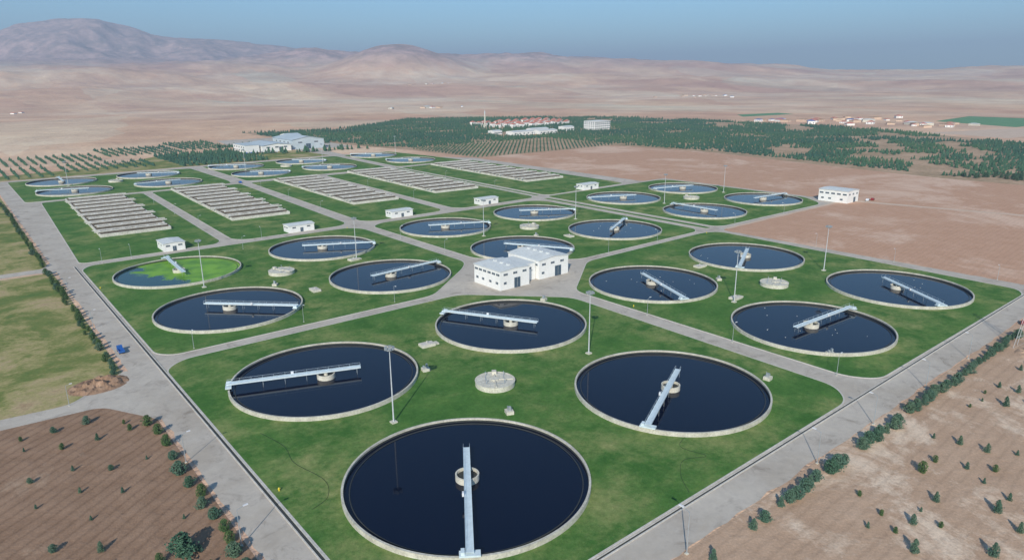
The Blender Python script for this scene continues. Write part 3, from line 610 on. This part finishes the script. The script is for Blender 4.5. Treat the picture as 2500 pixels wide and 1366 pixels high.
# ------------------------------------------------------------------ trees
def crown_mesh(name,H,Rm,shape,mat,n,seed):
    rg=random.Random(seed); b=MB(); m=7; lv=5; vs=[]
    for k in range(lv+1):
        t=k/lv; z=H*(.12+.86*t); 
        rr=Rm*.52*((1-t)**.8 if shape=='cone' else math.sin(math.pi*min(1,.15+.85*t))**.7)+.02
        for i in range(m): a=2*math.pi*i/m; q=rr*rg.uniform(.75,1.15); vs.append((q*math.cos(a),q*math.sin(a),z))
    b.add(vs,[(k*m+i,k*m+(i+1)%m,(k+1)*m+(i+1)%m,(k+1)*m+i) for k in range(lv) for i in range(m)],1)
    lobes=[(rg.uniform(0,6.28),rg.uniform(.1,.8),rg.uniform(.6,1.4)) for _ in range(16)]
    for _ in range(n):
        t=rg.random()**1.2; a=rg.uniform(0,6.28); rr=Rm*((1-t)**.65 if shape=='cone' else math.sin(math.pi*min(1,.12+.85*t))**.6)
        g=1.0
        for (la,lt,ls) in lobes:
            d=abs((a-la+math.pi)%(2*math.pi)-math.pi); 
            if d<.6 and abs(t-lt)<.12: g*=ls
        rr*=g*rg.uniform(.6,1.08); z=H*(.08+.92*t)
        p=Vector((rr*math.cos(a),rr*math.sin(a),z)); s=rg.uniform(.08,.16)*Rm*1.15
        out=Vector((math.cos(a),math.sin(a),rg.uniform(-.1,.9))).normalized(); u=out.cross(Vector((rg.uniform(-1,1),rg.uniform(-1,1),1))).normalized(); w=out.cross(u)*rg.uniform(.5,1)
        b.add([p-u*s,p+out*s*1.3+w*s*.2,p+u*s,p-w*s*.9],[(0,1,2,3)])
    return b.mesh(name,[mat,M['core']])
def trunk_mesh(H,seed):
    rg=random.Random(seed); b=MB(); b.cyl(0,0,.035*H,.01*H,-.05,H*.9,7)
    for _ in range(7): a=rg.uniform(0,6.28); z=H*rg.uniform(.12,.6); l=H*.16; b.bar((0,0,z),(l*math.cos(a),l*math.sin(a),z+.25*l),.012*H)
    return b.mesh('trunk',[M['trunk']])
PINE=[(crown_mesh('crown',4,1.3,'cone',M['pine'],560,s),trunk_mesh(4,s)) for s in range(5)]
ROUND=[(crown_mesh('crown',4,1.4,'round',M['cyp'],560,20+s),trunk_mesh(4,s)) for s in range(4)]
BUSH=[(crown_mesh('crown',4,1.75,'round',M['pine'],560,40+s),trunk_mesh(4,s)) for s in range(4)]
NT=[0]
def tree(u,v,hh,kind,label,group,wide=1.0,z=.03):
    T={'pine':PINE,'round':ROUND,'bush':BUSH}[kind]; c_,t_=random.choice(T); s=hh/4
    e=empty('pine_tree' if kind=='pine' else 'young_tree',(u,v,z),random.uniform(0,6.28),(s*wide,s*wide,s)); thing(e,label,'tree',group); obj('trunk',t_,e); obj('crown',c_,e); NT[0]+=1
g1='young trees on brown soil'; l1='young pine planted on bare brown soil'
for i in range(9):
    for j in range(17):
        u=22.5-i*6.6+random.uniform(-.5,.5); v=90+j*5.4+random.uniform(-.8,.8)
        if random.random()<.40 or v>177: continue
        X,Y=to_xy(u,v)
        if X/Y<-.80 or Y<90: continue
        tree(u,v,random.choice((1.0,1.3,1.6,2.1,1.2,1.8)),random.choice(('pine','pine','bush','round')),l1,g1,.85)
g2='trees lining the perimeter road'; l2='bushy green tree beside the concrete perimeter road'
for v in (98,101,106,110,114,119,124,128,133,139,146,153,160,166):
    tree(26.8+random.uniform(-.8,.8),v,random.uniform(1.8,3.1),random.choice(('bush','round')),l2,g2,.95)
tree(20,112,4.0,'bush','large spreading pine on bare brown soil',g1,1.1)
v=204
while v<560:
    if random.random()<.93 and not (340<v<352): tree(26.8+random.uniform(-.9,.9),v,random.uniform(1.5,3.0),random.choice(('round','bush','round')),l2,g2,.95)
    v+=random.uniform(3.0,5.0)
g3='pines along the right of way'; l3='blue green pine beside the concrete road'
for u in (87,99.5,103,109.5,112,114,117.5,120,122.5,127.5,130.5,133): tree(u,54.3+random.uniform(-.8,.8),random.uniform(2.2,3.1),random.choice(('pine','bush')),l3,g3,.95)
u=142
while u<247:
    if not (160<u<166 or 197<u<200): tree(u,54+random.uniform(-.8,.8),random.uniform(1.9,3.0),random.choice(('pine','bush','bush')),l3,g3,.95)
    u+=random.uniform(2.2,3.4)
g4='young trees on pale soil'
for j,v0 in enumerate((46,41.5,37,32.5,28,23.5)):
    u=108+j*2
    while u<225:
        if NT[0]<296 and random.random()<(.34 if j<2 else .50) : tree(u+random.uniform(-.7,.7),v0+random.uniform(-.7,.7),random.choice((1.0,1.3,1.7,2.2,2.7)),random.choice(('pine','pine','round')),'young tree planted on pale bare soil',g4,.85)
        u+=random.uniform(4.6,6.5)

def inside(p,poly):
    x,y=p; c=False; n=len(poly)
    for i in range(n):
        x1,y1=poly[i-1];x2,y2=poly[i]
        if (y1>y)!=(y2>y) and x<(x2-x1)*(y-y1)/(y2-y1)+x1: c=not c
    return c
woods=[(650,577),(668,446),(645,313),(628,204),(630,150),(622,60),(980,220),(1153,515),(1168,943),(1089,1105),(793,1302),(580,1134),(496,1101),(378,1128),(385,1000),(408,860),(418,780),(445,720),(655,722)]
clear=[[(725,905),(935,925),(945,975),(900,1045),(745,1060),(715,960)],[(800,765),(865,765),(865,810),(800,810)],[(635,770),(745,765),(745,835),(635,840)]]
pts=[]
u=370.
while u<1180:
    v=50.
    while v<1310:
        p=(u+random.uniform(-1.8,1.8),v+random.uniform(-1.8,1.8))
        if inside(p,woods) and not any(inside(p,c) for c in clear):
            d=noise.noise(Vector((p[0]/70,p[1]/45,0)))+.5*noise.noise(Vector((p[0]/25,p[1]/25,3)))
            X,Y=to_xy(*p)
            thr=.36 if (p[1]>430 and p[0]<1000) else .08
            if p[1]<330: thr=.05
            if d<thr and abs(X/Y)<.85: pts.append((p[0],p[1],random.uniform(2.6,5.2)))
        v+=5.2
    u+=5.2
for i in range(36):
    for j in range(20):
        pts.append((436+i*5.9,584+j*6.6,random.uniform(2.2,3.4)))
for i in range(14):
    for j in range(28):
        if random.random()<.88: pts.append((182+i*6+random.uniform(-1.2,1.2),712+j*4.6+random.uniform(-1.2,1.2),random.uniform(3.5,6)))
for (a_,b_,c_,d_) in ((10,80,712,800),(88,165,735,800),(50,135,825,905),(145,220,860,960),(-40,40,830,910),(230,280,880,1000)):
    uu=a_
    while uu<b_:
        vv=c_
        while vv<d_:
            if random.random()<.9: pts.append((uu+random.uniform(-.4,.4),vv+random.uniform(-.4,.4),random.uniform(2.4,4.2)))
            vv+=4.2
        uu+=8
for _ in range(70): 
    t=random.random(); pts.append((270+t*130+random.uniform(-6,6),775-t*20+random.uniform(-8,8)+random.choice((0,110)),random.uniform(4,8)))
for _ in range(300): pts.append((random.uniform(725,930),random.uniform(905,1050),random.uniform(4,7.5)))
pts.sort(key=lambda p:p[0]*SP+p[1]*CP)
nind=max(0,298-NT[0])
for p in pts[:nind]: tree(p[0],p[1],p[2],'pine','dark pine in a planted wood','nearest pines of the plantation',1.1)
pts=pts[nind:]
def lowtree(seed):
    rg=random.Random(seed); vs=[];fs=[]
    for (z0,z1,r) in ((.08,.55,.30),(.30,.80,.24),(.55,1.0,.15)):
        n=7; o=len(vs); 
        for i in range(n): a=2*math.pi*(i+rg.uniform(-.3,.3))/n; q=r*rg.uniform(.65,1.25); vs.append((q*math.cos(a),q*math.sin(a),z0+rg.uniform(-.06,.06)))
        vs.append((rg.uniform(-.04,.04),rg.uniform(-.04,.04),z1)); fs+=[(o+i,o+(i+1)%n,o+n) for i in range(n)]
    return np.array(vs),np.array(fs)
VS=[];FS=[];off=0; T=[lowtree(s) for s in range(6)]
for (u,v,hh) in pts:
    tv,tf=T[random.randrange(6)]; a=random.uniform(0,6.28); c_,s_=math.cos(a),math.sin(a); w=hh*random.uniform(.9,1.35)
    q=np.stack([u+(tv[:,0]*c_-tv[:,1]*s_)*w,v+(tv[:,0]*s_+tv[:,1]*c_)*w,tv[:,2]*hh],1); VS.append(q);FS.append(tf+off);off+=len(tv)
me=bpy.data.meshes.new('pine_forest'); me.from_pydata(np.vstack(VS).tolist(),[],np.vstack(FS).tolist()); me.materials.append(M['forest']); me.update()
struct(obj('pine_forest',me),'stuff','dark green pine plantation behind the plant','forest')

# ------------------------------------------------------------------ sky, haze, sun, camera
b=MB(); b.box(-22000,22000,-22000,22000,-400,1000)
m=bpy.data.materials.new('haze'); m.use_nodes=True; nt=m.node_tree; nt.nodes.clear(); o=nt.nodes.new('ShaderNodeOutputMaterial'); vsn=nt.nodes.new('ShaderNodeVolumeScatter'); va=nt.nodes.new('ShaderNodeVolumeAbsorption'); ad=nt.nodes.new('ShaderNodeAddShader')
hc=(.64,.79,1,1); DEN=.00014
vsn.inputs['Color'].default_value=hc; vsn.inputs['Density'].default_value=DEN; va.inputs['Color'].default_value=hc; va.inputs['Density'].default_value=DEN
nt.links.new(vsn.outputs[0],ad.inputs[0]); nt.links.new(va.outputs[0],ad.inputs[1]); nt.links.new(ad.outputs[0],o.inputs['Volume'])
try: m.cycles.homogeneous_volume=True
except Exception: pass
struct(obj('sky',b.mesh('sky',[m])),label='hazy blue air under the sky')
w=bpy.data.worlds.new('World'); S.world=w; w.use_nodes=True; nt=w.node_tree; bg=nt.nodes['Background']; sky=nt.nodes.new('ShaderNodeTexSky'); sky.sky_type='NISHITA'; sky.sun_disc=False
EL=math.radians(29.7); DIR=math.radians(40.5)
sky.sun_elevation=EL; sky.sun_rotation=math.radians(229.5); sky.altitude=900; sky.air_density=1.0; sky.dust_density=.3; sky.ozone_density=4
nt.links.new(mixc(nt,1,sky.outputs[0],(.68,.95,.97),'MULTIPLY'),bg.inputs[0]); bg.inputs[1].default_value=.145
L=bpy.data.lights.new('sun','SUN'); L.energy=5.0; L.angle=math.radians(.5); L.color=(1,.94,.83); lo=bpy.data.objects.new('sun',L); COL.objects.link(lo)
lo.rotation_euler=Vector((math.cos(DIR)*math.cos(EL),math.sin(DIR)*math.cos(EL),-math.sin(EL))).to_track_quat('-Z','Y').to_euler()
cam=bpy.data.cameras.new('camera'); cam.sensor_fit='HORIZONTAL'; cam.sensor_width=36; cam.lens=1679.17/2500*36; cam.clip_start=.5; cam.clip_end=90000
co=bpy.data.objects.new('camera',cam); COL.objects.link(co)
th,ro=.2817,-.0072
def rot(v): return Vector((v.x*CP+v.y*SP,-v.x*SP+v.y*CP,v.z))
r0=Vector((1,0,0)); f0=Vector((0,math.cos(th),-math.sin(th))); d0=Vector((0,-math.sin(th),-math.cos(th)))
r1=rot(r0*math.cos(ro)-d0*math.sin(ro)); d1=rot(r0*math.sin(ro)+d0*math.cos(ro)); f1=rot(f0)
mt=Matrix((( r1.x,-d1.x,-f1.x,0),(r1.y,-d1.y,-f1.y,0),(r1.z,-d1.z,-f1.z,76.69),(0,0,0,1))); co.matrix_world=mt
S.camera=co
S.view_settings.view_transform='Standard'; S.view_settings.look='None'; S.view_settings.exposure=0
